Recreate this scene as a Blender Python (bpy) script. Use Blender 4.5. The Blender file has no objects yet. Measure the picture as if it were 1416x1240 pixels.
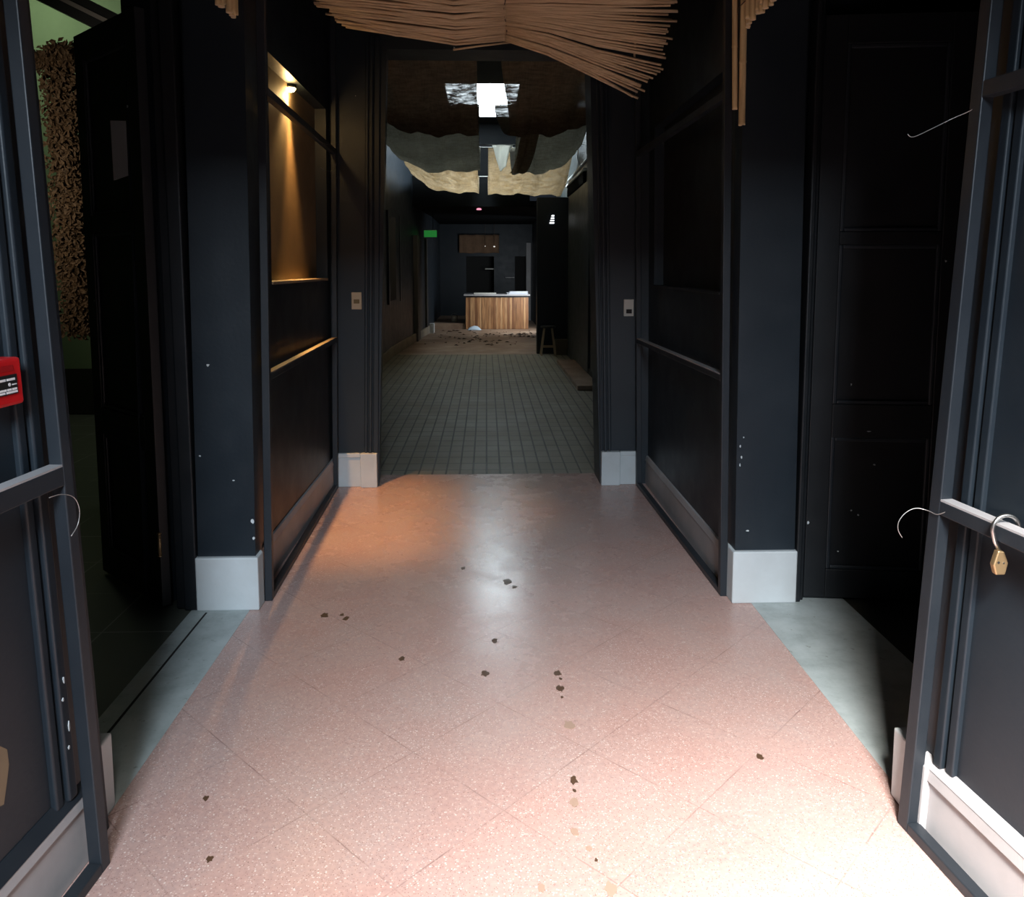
import bpy, bmesh, math, random
from mathutils import Vector, Matrix
R = random.Random(7)
S = bpy.context.scene
COL = S.collection
ORG = {}          # object name -> world origin used when its verts were written

# ------------------------------------------------------------------ materials
def mat(name, base=(.5, .5, .5), rough=.6, metal=0., spec=.5, emit=None, estr=0.):
    m = bpy.data.materials.new(name); m.use_nodes = True
    b = m.node_tree.nodes['Principled BSDF']
    b.inputs['Base Color'].default_value = (*base, 1)
    b.inputs['Roughness'].default_value = rough
    b.inputs['Metallic'].default_value = metal
    b.inputs['Specular IOR Level'].default_value = spec
    if emit:
        b.inputs['Emission Color'].default_value = (*emit, 1)
        b.inputs['Emission Strength'].default_value = estr
    return m
class N:
    """tiny node builder"""
    def __init__(s, m): s.t = m.node_tree; s.b = s.t.nodes['Principled BSDF']
    def n(s, typ, ins=None, **kw):
        x = s.t.nodes.new(typ)
        for k, v in kw.items(): setattr(x, k, v)
        for k, v in (ins or {}).items():
            if hasattr(v, 'is_output'): s.t.links.new(v, x.inputs[k])
            else: x.inputs[k].default_value = v
        return x
    def link(s, a, b): s.t.links.new(a, b)
    def pos(s): return s.n('ShaderNodeNewGeometry').outputs['Position']
    def math(s, op, a, b=0., c=0.):
        return s.n('ShaderNodeMath', {0: a, 1: b, 2: c}, operation=op).outputs[0]
    def noise(s, v, scale, detail=3., rough=.5):
        return s.n('ShaderNodeTexNoise', {'Vector': v, 'Scale': scale, 'Detail': detail, 'Roughness': rough}).outputs['Fac']
    def vor(s, v, scale, feature='F1'):
        return s.n('ShaderNodeTexVoronoi', {'Vector': v, 'Scale': scale}, feature=feature)
    def ramp(s, f, pts):
        x = s.n('ShaderNodeValToRGB', {0: f}); e = x.color_ramp.elements
        while len(e) < len(pts): e.new(.5)
        for i, (p, c) in enumerate(pts):
            e[i].position = p; e[i].color = (*c, 1) if len(c) == 3 else c
        return x.outputs[0]
    def mix(s, f, a, b, blend='MIX'):
        x = s.n('ShaderNodeMix', data_type='RGBA', blend_type=blend)
        for k, v in ((0, f), (6, a), (7, b)):
            if hasattr(v, 'is_output'): s.link(v, x.inputs[k])
            else: x.inputs[k].default_value = (*v, 1) if isinstance(v, tuple) and len(v) == 3 else v
        return x.outputs[2]
    def bump(s, h, strength=.3, dist=.01):
        x = s.n('ShaderNodeBump', {'Height': h, 'Strength': strength, 'Distance': dist})
        s.link(x.outputs[0], s.b.inputs['Normal'])
    def col(s, c): s.link(c, s.b.inputs['Base Color'])
    def rgh(s, c): s.link(c, s.b.inputs['Roughness'])

def smooth_lt(n, v, lo, hi):           # 1 below lo, 0 above hi
    return n.n('ShaderNodeMapRange', {0: v, 1: lo, 2: hi, 3: 1., 4: 0.}).outputs[0]

def painted(name, a, b, rough=.42, chips=.0, chipcol=(.62, .64, .62), spec=.5):
    m = mat(name, a, rough, spec=spec); n = N(m); p = n.pos()
    f = n.noise(p, 2.2, 5., .6)
    c = n.mix(n.n('ShaderNodeMapRange', {0: f, 1: .35, 2: .7}).outputs[0], a, b)
    if chips:
        w = n.n('ShaderNodeVectorMath', {0: p, 1: n.n('ShaderNodeTexNoise', {'Vector': p, 'Scale': 40.}).outputs['Color']}, operation='ADD')
        v = n.vor(n.n('ShaderNodeVectorMath', {0: p, 1: n.n('ShaderNodeVectorMath', {0: n.n('ShaderNodeTexNoise', {'Vector': p, 'Scale': 60.}).outputs['Color'], 'Scale': .02}, operation='SCALE').outputs[0]}, operation='ADD').outputs[0], 6.)
        rnd = n.n('ShaderNodeSeparateColor', {0: v.outputs['Color']}).outputs[0]
        lim = n.math('MULTIPLY', n.math('GREATER_THAN', rnd, 1 - chips), n.math('MULTIPLY', rnd, .035))
        k = n.math('LESS_THAN', v.outputs['Distance'], lim)
        c = n.mix(k, c, chipcol)
    n.col(c)
    n.rgh(n.n('ShaderNodeMapRange', {0: n.noise(p, 7., 4.), 3: rough - .08, 4: rough + .14}).outputs[0])
    n.bump(n.noise(p, 55., 4.), .12, .004)
    return m

M = {}
M['black'] = painted('black_wall_paint', (.0090, .0145, .0205), (.014, .021, .028), .42, .22)
M['door'] = painted('black_door_paint', (.005, .0065, .008), (.008, .010, .013), .45, .30)
M['frame'] = painted('black_frame_paint', (.012, .016, .021), (.020, .025, .031), .42, .16)
M['white'] = painted('white_plinth_paint', (.60, .64, .65), (.48, .50, .50), .55, .12, (.12, .12, .12))
M['skirt'] = painted('grey_skirting_paint', (.42, .40, .40), (.30, .29, .29), .5, .1, (.1, .1, .1))
M['ceil'] = painted('dark_ceiling_paint', (.0035, .004, .0045), (.005, .0055, .006), .9, spec=.06)
M['hall'] = painted('hall_dark_paint', (.011, .016, .022), (.017, .023, .030), .46, .08, spec=.35)
M['hallr'] = painted('hall_skylit_paint', (.040, .050, .053), (.055, .066, .068), .42, .06)  # hall paint made lighter on the right side, skylight put into its colour
M['greyp'] = painted('dull_grey_paint', (.085, .075, .065), (.06, .055, .05), .6)
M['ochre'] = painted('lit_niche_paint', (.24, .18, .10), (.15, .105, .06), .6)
M['green'] = painted('pale_green_paint', (.26, .36, .20), (.22, .31, .17), .7)
M['dado'] = painted('dark_dado_paint', (.02, .022, .016), (.03, .03, .022), .6)
M['tan'] = painted('dusty_timber_top', (.30, .25, .18), (.20, .17, .13), .7)
M['steel'] = mat('bare_steel', (.55, .54, .52), .32, 1.)
M['brass'] = mat('old_brass', (.52, .36, .19), .45, .85)
M['cream'] = painted('cream_plastic', (.62, .52, .36), (.55, .45, .31), .4)
M['ivory'] = painted('ivory_plastic', (.60, .58, .52), (.5, .48, .43), .4)
M['socket'] = mat('brown_switch_key', (.20, .14, .05), .5)
M['darkhole'] = mat('dark_opening', (.01, .009, .008), .8)
M['red'] = painted('red_plastic', (.52, .012, .014), (.46, .010, .012), .35)
M['redd'] = mat('red_embossed', (.30, .006, .008), .45)
M['lblack'] = mat('black_label', (.01, .01, .01), .5)
M['lwhite'] = mat('white_print', (.75, .75, .75), .5)
M['paper'] = mat('white_paper', (.60, .62, .66), .8)
M['cloth'] = mat('white_cloth', (.80, .80, .76), .9)
M['blueish'] = mat('pale_blue_plastic', (.55, .66, .75), .5)
M['plaster'] = painted('exposed_plaster', (.24, .17, .10), (.13, .09, .055), .8)
M['exit'] = mat('green_sign', (.03, .30, .06), .4, emit=(.03, .35, .06), estr=.35)
M['bulb'] = mat('warm_bulb', (1, .8, .5), .3, emit=(1, .62, .22), estr=60)
M['pinkled'] = mat('pink_lamp', (.8, .4, .5), .3, emit=(1, .35, .5), estr=1.2)
M['led'] = mat('white_lamp', (.9, .9, .9), .3, emit=(1, .97, .9), estr=.8)
M['sky'] = mat('daylight_glazing', (.8, .9, .95), .3, emit=(.80, .93, 1.), estr=27.)
M['vent'] = mat('daylight_through_louvre', (.8, .9, .95), .3, emit=(.95, .97, 1.), estr=2.2)
M['slit'] = mat('daylight_in_door_gap', (.8, .8, .75), .3, emit=(1., .93, .8), estr=.45)
M['orange'] = mat('orange_lamp_shade', (.8, .35, .05), .5, emit=(1, .38, .03), estr=.7)
M['beads'] = mat('glowing_red_beads', (.5, .06, .03), .4, emit=(.6, .06, .03), estr=.25)  # the beads are no lamp; a faint red glow is built in
M['conduit'] = mat('white_conduit', (.75, .77, .77), .4)
M['stain'] = mat('brown_stain', (.085, .045, .025), .45)
M['stain2'] = mat('pale_brown_stain', (.36, .24, .18), .5)
M['thin'] = mat('grey_tie_wire', (.42, .40, .38), .4, .6)

def terrazzo():
    m = mat('pink_terrazzo', (.42, .25, .21), .3); n = N(m); p = n.pos()
    s = n.n('ShaderNodeSeparateXYZ', {0: p}); x, y = s.outputs[0], s.outputs[1]
    u = n.math('MULTIPLY', n.math('ADD', x, y), .70711); v = n.math('MULTIPLY', n.math('SUBTRACT', y, x), .70711)
    # warm / mauve variation per tile and broad wear
    iu = n.math('FLOOR', n.math('DIVIDE', n.math('SUBTRACT', u, 1.10), .383)); iv = n.math('FLOOR', n.math('DIVIDE', n.math('SUBTRACT', v, 1.42), .39))
    cell = n.n('ShaderNodeCombineXYZ', {0: iu, 1: iv, 2: 0.})
    wn = n.n('ShaderNodeTexWhiteNoise', {'Vector': cell.outputs[0]}).outputs[0]
    base = n.mix(wn, (.44, .268, .235), (.395, .25, .228))
    base = n.mix(n.n('ShaderNodeMapRange', {0: n.noise(p, 2.6, 5., .65), 1: .38, 2: .68}).outputs[0], base, (.42, .305, .28))
    base = n.mix(n.n('ShaderNodeMapRange', {0: n.noise(p, 70., 3., .6), 1: .3, 2: .72}).outputs[0], base, n.mix(.5, base, (.62, .40, .33)))
    for sc, thr, c, frac in ((150., .36, (.70, .56, .50), .62), (210., .36, (.24, .12, .10), .66), (95., .28, (.74, .64, .58), .84), (60., .12, (.08, .05, .04), .88)):
        vo = n.vor(p, sc); rn = n.n('ShaderNodeSeparateColor', {0: vo.outputs['Color']}).outputs[1]
        k = n.math('MULTIPLY', smooth_lt(n, vo.outputs['Distance'], thr * .7, thr), n.math('GREATER_THAN', rn, frac))
        base = n.mix(n.math('MULTIPLY', k, .75), base, c)
    wob = n.math('MULTIPLY', n.math('SUBTRACT', n.noise(p, 14., 2.), .5), .004)
    def joint(c, o, st):
        d = n.math('DIVIDE', n.math('SUBTRACT', n.math('ADD', c, wob), o), st)
        d = n.math('ABSOLUTE', n.math('SUBTRACT', n.math('FRACT', n.math('ADD', d, .5)), .5))
        return smooth_lt(n, n.math('MULTIPLY', d, st), .0008, .0028)
    j = n.math('MAXIMUM', joint(u, 1.10, .383), joint(v, 1.42, .39))
    j = n.math('MULTIPLY', j, n.n('ShaderNodeMapRange', {0: n.noise(p, 5., 3., .6), 1: .36, 2: .66, 3: .04, 4: .60}).outputs[0])
    base = n.mix(j, base, (.16, .085, .075))
    n.col(base)
    rr = n.n('ShaderNodeMapRange', {0: n.noise(p, 3.3, 5., .65), 1: .3, 2: .7, 3: .23, 4: .31}).outputs[0]
    n.rgh(rr)
    n.b.inputs['Specular IOR Level'].default_value = .5
    n.bump(n.math('ADD', n.math('MULTIPLY', j, -1.), n.math('MULTIPLY', n.noise(p, 180., 2.), .15)), .15, .002)
    return m
M['terrazzo'] = terrazzo()

def marble():
    m = mat('grey_marble', (.4, .44, .43), .35); n = N(m); p = n.pos()
    f = n.noise(p, 5., 8., .7)
    c = n.ramp(f, [(.3, (.26, .29, .28)), (.5, (.38, .42, .41)), (.72, (.47, .51, .50))])
    c = n.mix(n.n('ShaderNodeMapRange', {0: n.noise(p, 24., 5., .7), 1: .62, 2: .70}).outputs[0], c, (.22, .23, .21))
    n.col(c); n.rgh(n.n('ShaderNodeMapRange', {0: f, 3: .3, 4: .5}).outputs[0])
    return m
M['marble'] = marble()

def pavers():
    m = mat('grey_pavers', (.2, .2, .17), .6); n = N(m); p = n.pos()
    b = n.n('ShaderNodeTexBrick', {'Vector': p, 'Color1': (.26, .245, .185, 1), 'Color2': (.21, .20, .155, 1), 'Mortar': (.045, .042, .035, 1), 'Scale': 1., 'Mortar Size': .008, 'Mortar Smooth': .4, 'Bias': 0., 'Brick Width': .10, 'Row Height': .20}, offset=0., squash=1.)
    c = n.mix(n.n('ShaderNodeMapRange', {0: n.noise(p, 1.1, 5., .6), 1: .35, 2: .7}).outputs[0], b.outputs[0], (.17, .145, .10))
    c = n.mix(n.math('MULTIPLY', b.outputs['Fac'], .8), c, (.05, .045, .038))
    n.col(c); n.bump(n.math('MULTIPLY', b.outputs['Fac'], -1.), .5, .006)
    n.rgh(n.n('ShaderNodeMapRange', {0: n.noise(p, 4., 4.), 3: .42, 4: .7}).outputs[0])
    return m
M['pavers'] = pavers()
def barfloor():
    m = mat('dusty_bar_floor', (.3, .22, .15), .5); n = N(m); p = n.pos()
    c = n.ramp(n.noise(p, 1.8, 6., .65), [(.3, (.17, .10, .065)), (.52, (.28, .19, .13)), (.75, (.42, .32, .24))])
    n.col(c); n.rgh(n.n('ShaderNodeMapRange', {0: n.noise(p, 3., 4.), 3: .35, 4: .6}).outputs[0])
    return m
M['barfloor'] = barfloor()
def darktile():
    m = mat('dark_green_tiles', (.1, .11, .08), .5); n = N(m); p = n.pos()
    b = n.n('ShaderNodeTexBrick', {'Vector': p, 'Color1': (.10, .105, .085, 1), 'Color2': (.075, .082, .066, 1), 'Mortar': (.26, .27, .24, 1), 'Scale': 1., 'Mortar Size': .004, 'Brick Width': .4, 'Row Height': .4}, offset=0.)
    c = n.mix(n.n('ShaderNodeMapRange', {0: n.noise(p, 3., 5.), 1: .4, 2: .62}).outputs[0], b.outputs[0], (.09, .095, .075))
    n.col(c); return m
M['darktile'] = darktile()

def burlap(name, a, b, trans, holes):
    m = mat(name, a, .95, spec=.1); n = N(m); p = n.pos()
    s = n.n('ShaderNodeSeparateXYZ', {0: p})
    def slub(sc): return n.noise(n.n('ShaderNodeMapping', {'Vector': p, 'Scale': sc}).outputs[0], 1., 3., .6)
    hz, vt = slub((9., 9., 85.)), slub((85., 9., 5.))
    w = n.n('ShaderNodeMapRange', {0: n.math('ADD', hz, vt), 1: .75, 2: 1.25}).outputs[0]
    c = n.mix(n.math('MULTIPLY', w, .8), a, b)
    c = n.mix(n.n('ShaderNodeMapRange', {0: n.noise(p, 7., 5., .7), 1: .35, 2: .7}).outputs[0], c, n.mix(.5, c, b))
    n.col(c)
    tr = n.n('ShaderNodeBsdfTranslucent', {'Color': c}); mx = n.n('ShaderNodeMixShader', {0: trans})
    n.link(n.b.outputs[0], mx.inputs[1]); n.link(tr.outputs[0], mx.inputs[2])
    tp = n.n('ShaderNodeBsdfTransparent'); m2 = n.n('ShaderNodeMixShader', {0: n.math('MULTIPLY', n.n('ShaderNodeMapRange', {0: n.math('ADD', n.math('MULTIPLY', hz, .7), n.math('MULTIPLY', n.noise(p, 6., 4., .7), .5)), 1: .50, 2: .78}).outputs[0], holes)})
    n.link(mx.outputs[0], m2.inputs[1]); n.link(tp.outputs[0], m2.inputs[2])
    out = [x for x in m.node_tree.nodes if x.type == 'OUTPUT_MATERIAL'][0]; n.link(m2.outputs[0], out.inputs[0])
    return m
M['burlap'] = burlap('burlap', (.46, .37, .25), (.24, .185, .12), .65, .24)
M['burlapg'] = burlap('grey_burlap', (.44, .42, .35), (.25, .235, .19), .8, .16)
M['wcloth'] = burlap('white_translucent_cloth', (.85, .85, .80), (.8, .8, .75), .75, 0.)
M['valance'] = burlap('dark_burlap', (.30, .18, .11), (.18, .11, .07), .2, 0.)

def reed(name, a, b, d):
    m = mat(name, a, .65, spec=.25); n = N(m); p = n.pos()
    st = n.n('ShaderNodeMapping', {'Vector': p, 'Scale': d})
    f = n.noise(st.outputs[0], 1., 4., .6)
    n.col(n.mix(n.n('ShaderNodeMapRange', {0: f, 1: .32, 2: .68}).outputs[0], a, b))
    n.bump(f, .25, .003); return m
M['reed'] = reed('dry_reed', (.70, .53, .34), (.46, .33, .20), (4., 90., 90.))
M['cane'] = reed('bamboo_cane', (.70, .54, .30), (.48, .34, .17), (70., 70., 3.))
M['caneend'] = mat('cut_cane_end', (.62, .48, .30), .8)
M['string'] = mat('dark_string', (.10, .06, .04), .8)
def boards():
    m = mat('counter_boards', (.4, .2, .1), .5); n = N(m); p = n.pos()
    x = n.n('ShaderNodeSeparateXYZ', {0: p}).outputs[0]
    k = n.math('FLOOR', n.math('DIVIDE', n.math('ADD', x, .5), .0565))
    wn = n.n('ShaderNodeTexWhiteNoise', {'W': k}, noise_dimensions='1D').outputs[0]
    c = n.ramp(wn, [(0., (.22, .09, .035)), (.5, (.40, .19, .075)), (1., (.60, .34, .16))])
    st = n.n('ShaderNodeMapping', {'Vector': p, 'Scale': (60., 1., 3.)})
    c = n.mix(n.n('ShaderNodeMapRange', {0: n.noise(st.outputs[0], 1., 4.), 1: .4, 2: .75}).outputs[0], c, (.14, .06, .025))
    n.col(c); return m
M['boards'] = boards()
M['leaf'] = reed('dried_leaves', (.16, .10, .055), (.06, .038, .02), (30., 30., 30.))
M['litter'] = mat('dead_leaf_litter', (.06, .035, .02), .8)
M['stoolwood'] = painted('pale_stool_wood', (.58, .45, .30), (.46, .34, .22), .6)

# ------------------------------------------------------------------ mesh builder
class MB:
    def __init__(s, shear=0.): s.bm = bmesh.new(); s.shear = shear
    def prism(s, pts, z0, z1, top=None):
        """plan polygon pts [(x,y)] (counter-clockwise) from z0 to z1; top = other plan at z1"""
        top = top or pts
        a = [s.bm.verts.new((p[0], p[1], z0)) for p in pts]; b = [s.bm.verts.new((p[0], p[1], z1)) for p in top]
        n = len(pts)
        s.bm.faces.new(a[::-1]); s.bm.faces.new(b)
        for i in range(n): s.bm.faces.new((a[i], a[(i + 1) % n], b[(i + 1) % n], b[i]))
        return s
    def box(s, x0, x1, y0, y1, z0, z1):
        return s.prism([(x0, y0), (x1, y0), (x1, y1), (x0, y1)], z0, z1)
    def bar(s, p, q, w, h, up=(0, 0, 1)):
        """rectangular bar from p to q, w across (horizontal), h along up"""
        p, q = Vector(p), Vector(q); d = (q - p).normalized(); u = Vector(up)
        sd = d.cross(u).normalized(); u = sd.cross(d).normalized()
        vs = []
        for c in (p, q):
            vs.append([s.bm.verts.new(c + sd * (w / 2 * i) + u * (h / 2 * j)) for i, j in ((-1, -1), (1, -1), (1, 1), (-1, 1))])
        a, b = vs
        s.bm.faces.new(a[::-1]); s.bm.faces.new(b)
        for i in range(4): s.bm.faces.new((a[i], a[(i + 1) % 4], b[(i + 1) % 4], b[i]))
        return s
    def tube(s, pts, r, seg=8, cap=True):
        pts = [Vector(p) for p in pts]; rings = []
        rs = r if isinstance(r, (list, tuple)) else [r] * len(pts)
        t0 = (pts[1] - pts[0]).normalized(); u = t0.orthogonal().normalized()
        for i, p in enumerate(pts):
            t = (pts[min(i + 1, len(pts) - 1)] - pts[max(i - 1, 0)]).normalized()
            u = (u - t * u.dot(t)).normalized(); v = t.cross(u)
            rings.append([s.bm.verts.new(p + (u * math.cos(2 * math.pi * k / seg) + v * math.sin(2 * math.pi * k / seg)) * rs[i]) for k in range(seg)])
        for a, b in zip(rings, rings[1:]):
            for k in range(seg):
                f = s.bm.faces.new((a[k], a[(k + 1) % seg], b[(k + 1) % seg], b[k])); f.smooth = True
        if cap: s.bm.faces.new(rings[0][::-1]); s.bm.faces.new(rings[-1])
        return s
    def lathe(s, prof, c, seg=20, axis='z'):
        rings = []
        for r, z in prof:
            ring = []
            for k in range(seg):
                a = 2 * math.pi * k / seg; l = (r * math.cos(a), r * math.sin(a), z)
                if axis == 'y': l = (l[0], l[2], l[1])
                if axis == 'x': l = (l[2], l[0], l[1])
                ring.append(s.bm.verts.new(Vector(c) + Vector(l)))
            rings.append(ring)
        for a, b in zip(rings, rings[1:]):
            for k in range(seg):
                f = s.bm.faces.new((a[k], a[(k + 1) % seg], b[(k + 1) % seg], b[k])); f.smooth = True
        s.bm.faces.new(rings[0][::-1]); s.bm.faces.new(rings[-1])
        return s
    def grid(s, rows, thick=0.):
        """sheet through rows of points; thick gives it a back"""
        def sheet(off):
            return [[s.bm.verts.new(Vector(p) + Vector(off)) for p in r] for r in rows]
        g = sheet((0, 0, 0))
        for a, b in zip(g, g[1:]):
            for i in range(len(a) - 1):
                f = s.bm.faces.new((a[i], a[i + 1], b[i + 1], b[i])); f.smooth = True
        return s
    def build(s, name, m, parent=None, origin=None, bevel=0., solid=0., label=None, seg=2):
        bm = s.bm
        if s.shear:
            for v in bm.verts: v.co.x += s.shear * v.co.z
        bmesh.ops.recalc_face_normals(bm, faces=bm.faces)
        if parent: o3 = Vector(ORG[parent.name])
        elif origin is not None: o3 = Vector(origin)
        else:
            xs = [v.co for v in bm.verts]
            o3 = Vector((sum(min(c[i] for c in xs) + max(c[i] for c in xs) for i in (0,)) / 2, (min(c[1] for c in xs) + max(c[1] for c in xs)) / 2, min(c[2] for c in xs)))
        bmesh.ops.translate(bm, verts=bm.verts, vec=-o3)
        me = bpy.data.meshes.new(name); bm.to_mesh(me); bm.free()
        me.materials.append(M[m])
        o = bpy.data.objects.new(name, me); COL.objects.link(o)
        if parent: o.parent = parent
        else: o.location = o3
        ORG[o.name] = tuple(o3)
        if bevel:
            b = o.modifiers.new('Bevel', 'BEVEL'); b.width = bevel; b.segments = seg; b.limit_method = 'ANGLE'; b.angle_limit = math.radians(40)
        if solid:
            b = o.modifiers.new('Solidify', 'SOLIDIFY'); b.thickness = solid
        if label: o['label'] = label
        return o

def thing(name, label, cat, loc, group=None, kind=None):
    o = bpy.data.objects.new(name, None); COL.objects.link(o); o.location = loc; ORG[o.name] = tuple(loc)
    o.empty_display_size = .1
    o['label'] = label; o['category'] = cat
    if group: o['group'] = group
    if kind: o['kind'] = kind
    return o
def tag(o, label, cat, group=None, kind=None):
    o['label'] = label; o['category'] = cat
    if group: o['group'] = group
    if kind: o['kind'] = kind
    return o
def struct(o, label=None):
    o['kind'] = 'structure'
    if label: o['label'] = label
    return o

H = 3.15     # front corridor ceiling
# ------------------------------------------------------------------ floors
f = MB().prism([(-1.045, 2.0), (-1.6, 2.0), (-1.6, -3), (1.7, -3), (1.7, 2.0), (1.187, 2.0), (1.187, 3.44), (1.12, 3.46), (1.12, 5.37), (.82, 5.37), (.80, 5.66), (-.77, 5.66), (-.75, 5.37), (-1.1, 5.37), (-1.1, 3.46), (-1.045, 3.44)][::-1], -.06, 0.).build('floor', 'terrazzo', origin=(0, 0, 0))
struct(f, 'pink terrazzo floor of the front corridor laid in diagonal squares')
o = MB().box(-1.30, -1.045, 2.0, 3.46, -.06, .001).build('floor_threshold_left', 'marble', origin=(0, 0, 0)); struct(o, 'grey marble door sill on the left side')
MB().prism([(-1.235, 2.02), (-1.225, 2.02), (-1.222, 3.36), (-1.230, 3.36)], 0., .0022).build('groove', 'darkhole', o)
o = MB().box(1.187, 1.62, 2.0, 3.46, -.06, .001).build('floor_threshold_right', 'marble', origin=(0, 0, 0)); struct(o, 'grey marble door sill on the right side')
struct(MB().box(-2.2, 2.2, 5.66, 13.72, -.08, -.004).build('floor_hall', 'pavers', origin=(0, 0, 0)), 'grey paver floor of the middle hall')
struct(MB().box(-2.2, 3.2, 13.72, 23.2, -.08, -.004).build('floor_bar', 'barfloor', origin=(0, 0, 0)), 'dusty brown floor in front of the far counter')
struct(MB().box(-9.2, -1.30, 1.2, 8.4, -.07, -.006).build('floor_room_left', 'darktile', origin=(0, 0, 0)), 'dark tiled floor of the green room')
struct(MB().box(1.62, 4.8, .6, 6.6, -.07, -.006).build('floor_room_right', 'dado', origin=(0, 0, 0)), 'dark floor of the right room')

# stains on the terrazzo (dried drops with their own outline)
def stain(x, y, r, m='stain', str_=1.5):
    mb = MB(); n = 14; pts = []
    for k in range(n):
        a = 2 * math.pi * k / n; q = r * (1 + R.uniform(-.35, .3)); pts.append((x + q * math.cos(a), y + q * str_ * math.sin(a)))
    mb.prism(pts, -.001, .0012); return mb.build('stain', m, f)
for x, y, r, m in ((-.706, 3.318, .018, 'stain'), (-.63, 3.32, .009, 'stain'), (-.607, 3.285, .014, 'stain'), (-.008, 2.80, .014, 'stain'), (.03, 3.06, .012, 'stain'), (-.33, 2.92, .012, 'stain'),
                   (.262, 2.795, .013, 'stain'), (.268, 2.755, .006, 'stain'), (.262, 2.685, .014, 'stain'), (.262, 2.63, .006, 'stain'), (.252, 2.175, .012, 'stain'), (.25, 2.13, .005, 'stain'), (.245, 2.075, .013, 'stain2'),
                   (.232, 1.96, .010, 'stain2'), (.262, 1.90, .007, 'stain2'), (.275, 1.86, .004, 'stain'), (.30, 1.765, .015, 'stain2'), (.13, 1.775, .009, 'stain2'), (.27, 2.46, .018, 'stain2'), (.84, 2.27, .010, 'stain'),
                   (.10, 3.66, .02, 'stain'), (.31, 5.33, .04, 'stain2'), (-.12, 3.84, .012, 'stain'), (-.80, 2.13, .008, 'stain'), (-.71, 1.895, .008, 'stain'), (.13, 3.60, .012, 'stain')):
    stain(x, y, r, m)

# ------------------------------------------------------------------ front walls
fl, fr = math.tan(math.radians(4.6)), math.tan(math.radians(6.3))
LX = lambda y, off=0.: -.957 - (1.874 - y) * fl - off          # left frame line in plan (flares towards the camera)
RX = lambda y, off=0.: 1.130 + (1.961 - y) * fr + off
SL, SR = -.036, .044                                             # these two walls lean outwards with height
w = MB(SL).prism([(LX(2.02, .075), 2.02), (LX(.2, .075), .2), (-1.75, .2), (-1.42, 2.02)][::-1], 0, H)
w = struct(w.build('wall_left_front', 'black', origin=(0, 0, 0)), 'near left wall, black paint')
mb = MB(SL)
for a, b, d in ((1.805, 1.832, .020), (1.842, 1.875, .028), (1.885, 1.99, .012)):
    mb.prism([(LX(a, .08), a), (LX(a, .08 - d), a), (LX(b, .08 - d), b), (LX(b, .08), b)], .2, H)
struct(mb.build('trim_1', 'black', bevel=.008, seg=3), 'fluted black door surround on the near left wall')
mb = MB(SL).prism([(LX(1.95, .08), 1.95), (LX(.2, .08), .2), (LX(.2, .058), .2), (LX(1.95, .058), 1.95)][::-1], 0, .155)
mb.prism([(LX(1.95, .08), 1.95), (LX(.2, .08), .2), (LX(.2, .048), .2), (LX(1.95, .048), 1.95)][::-1], .155, .185, [(LX(1.95, .08), 1.95), (LX(.2, .08), .2), (LX(.2, .052), .2), (LX(1.95, .052), 1.95)][::-1])
bl = struct(mb.build('baseboard_left_front', 'skirt', bevel=.003), 'grey-white skirting of the near left wall')
MB(SL).prism([(LX(1.95, .08), 1.95), (LX(.2, .08), .2), (LX(.2, .050), .2), (LX(1.95, .050), 1.95)][::-1], .185, .215, [(LX(1.95, .08), 1.95), (LX(.2, .08), .2), (LX(.2, .072), .2), (LX(1.95, .072), 1.95)][::-1]).build('cap_moulding', 'frame', bl, label='blue-black painted top edge')
struct(MB().box(-1.23, -1.045, 1.97, 2.115, 0, .215).build('trim_2', 'white', bevel=.006), 'white plinth block at the near end of the left doorway')

w = MB(SR).prism([(RX(2.06, .05), 2.06), (1.62, 2.06), (1.95, .2), (RX(.2, .05), .2)][::-1], 0, H)
w = struct(w.build('wall_right_front', 'black', origin=(0, 0, 0)), 'near right wall, black paint')
mb = MB(SR)
for a, b, d in ((1.862, 1.888, .018), (1.898, 1.926, .024), (1.936, 2.0, .008)):
    mb.prism([(RX(a, .055), a), (RX(b, .055), b), (RX(b, .055 - d), b), (RX(a, .055 - d), a)], .2, H)
struct(mb.build('trim_3', 'black', bevel=.007, seg=3), 'fluted black door surround on the near right wall')
mb = MB(SR).prism([(RX(1.97, .055), 1.97), (RX(1.97, .030), 1.97), (RX(.2, .030), .2), (RX(.2, .055), .2)], 0, .150)
mb.prism([(RX(1.97, .055), 1.97), (RX(1.97, .020), 1.97), (RX(.2, .020), .2), (RX(.2, .055), .2)], .150, .185, [(RX(1.97, .055), 1.97), (RX(1.97, .024), 1.97), (RX(.2, .024), .2), (RX(.2, .055), .2)])
mb.prism([(RX(1.97, .055), 1.97), (RX(1.97, .012), 1.97), (RX(1.925, .012), 1.925), (RX(1.925, .055), 1.925)], 0, .19)
br = struct(mb.build('baseboard_right_front', 'skirt', bevel=.003), 'white skirting of the near right wall')
MB(SR).prism([(RX(1.97, .055), 1.97), (RX(1.97, .022), 1.97), (RX(.2, .022), .2), (RX(.2, .055), .2)], .185, .205, [(RX(1.97, .055), 1.97), (RX(1.97, .046), 1.97), (RX(.2, .046), .2), (RX(.2, .055), .2)]).build('cap_moulding', 'skirt', br)
struct(MB().box(1.152, 1.42, 1.985, 2.085, 0, .205).build('trim_4', 'white', bevel=.006), 'white plinth block at the near end of the right doorway')

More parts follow.
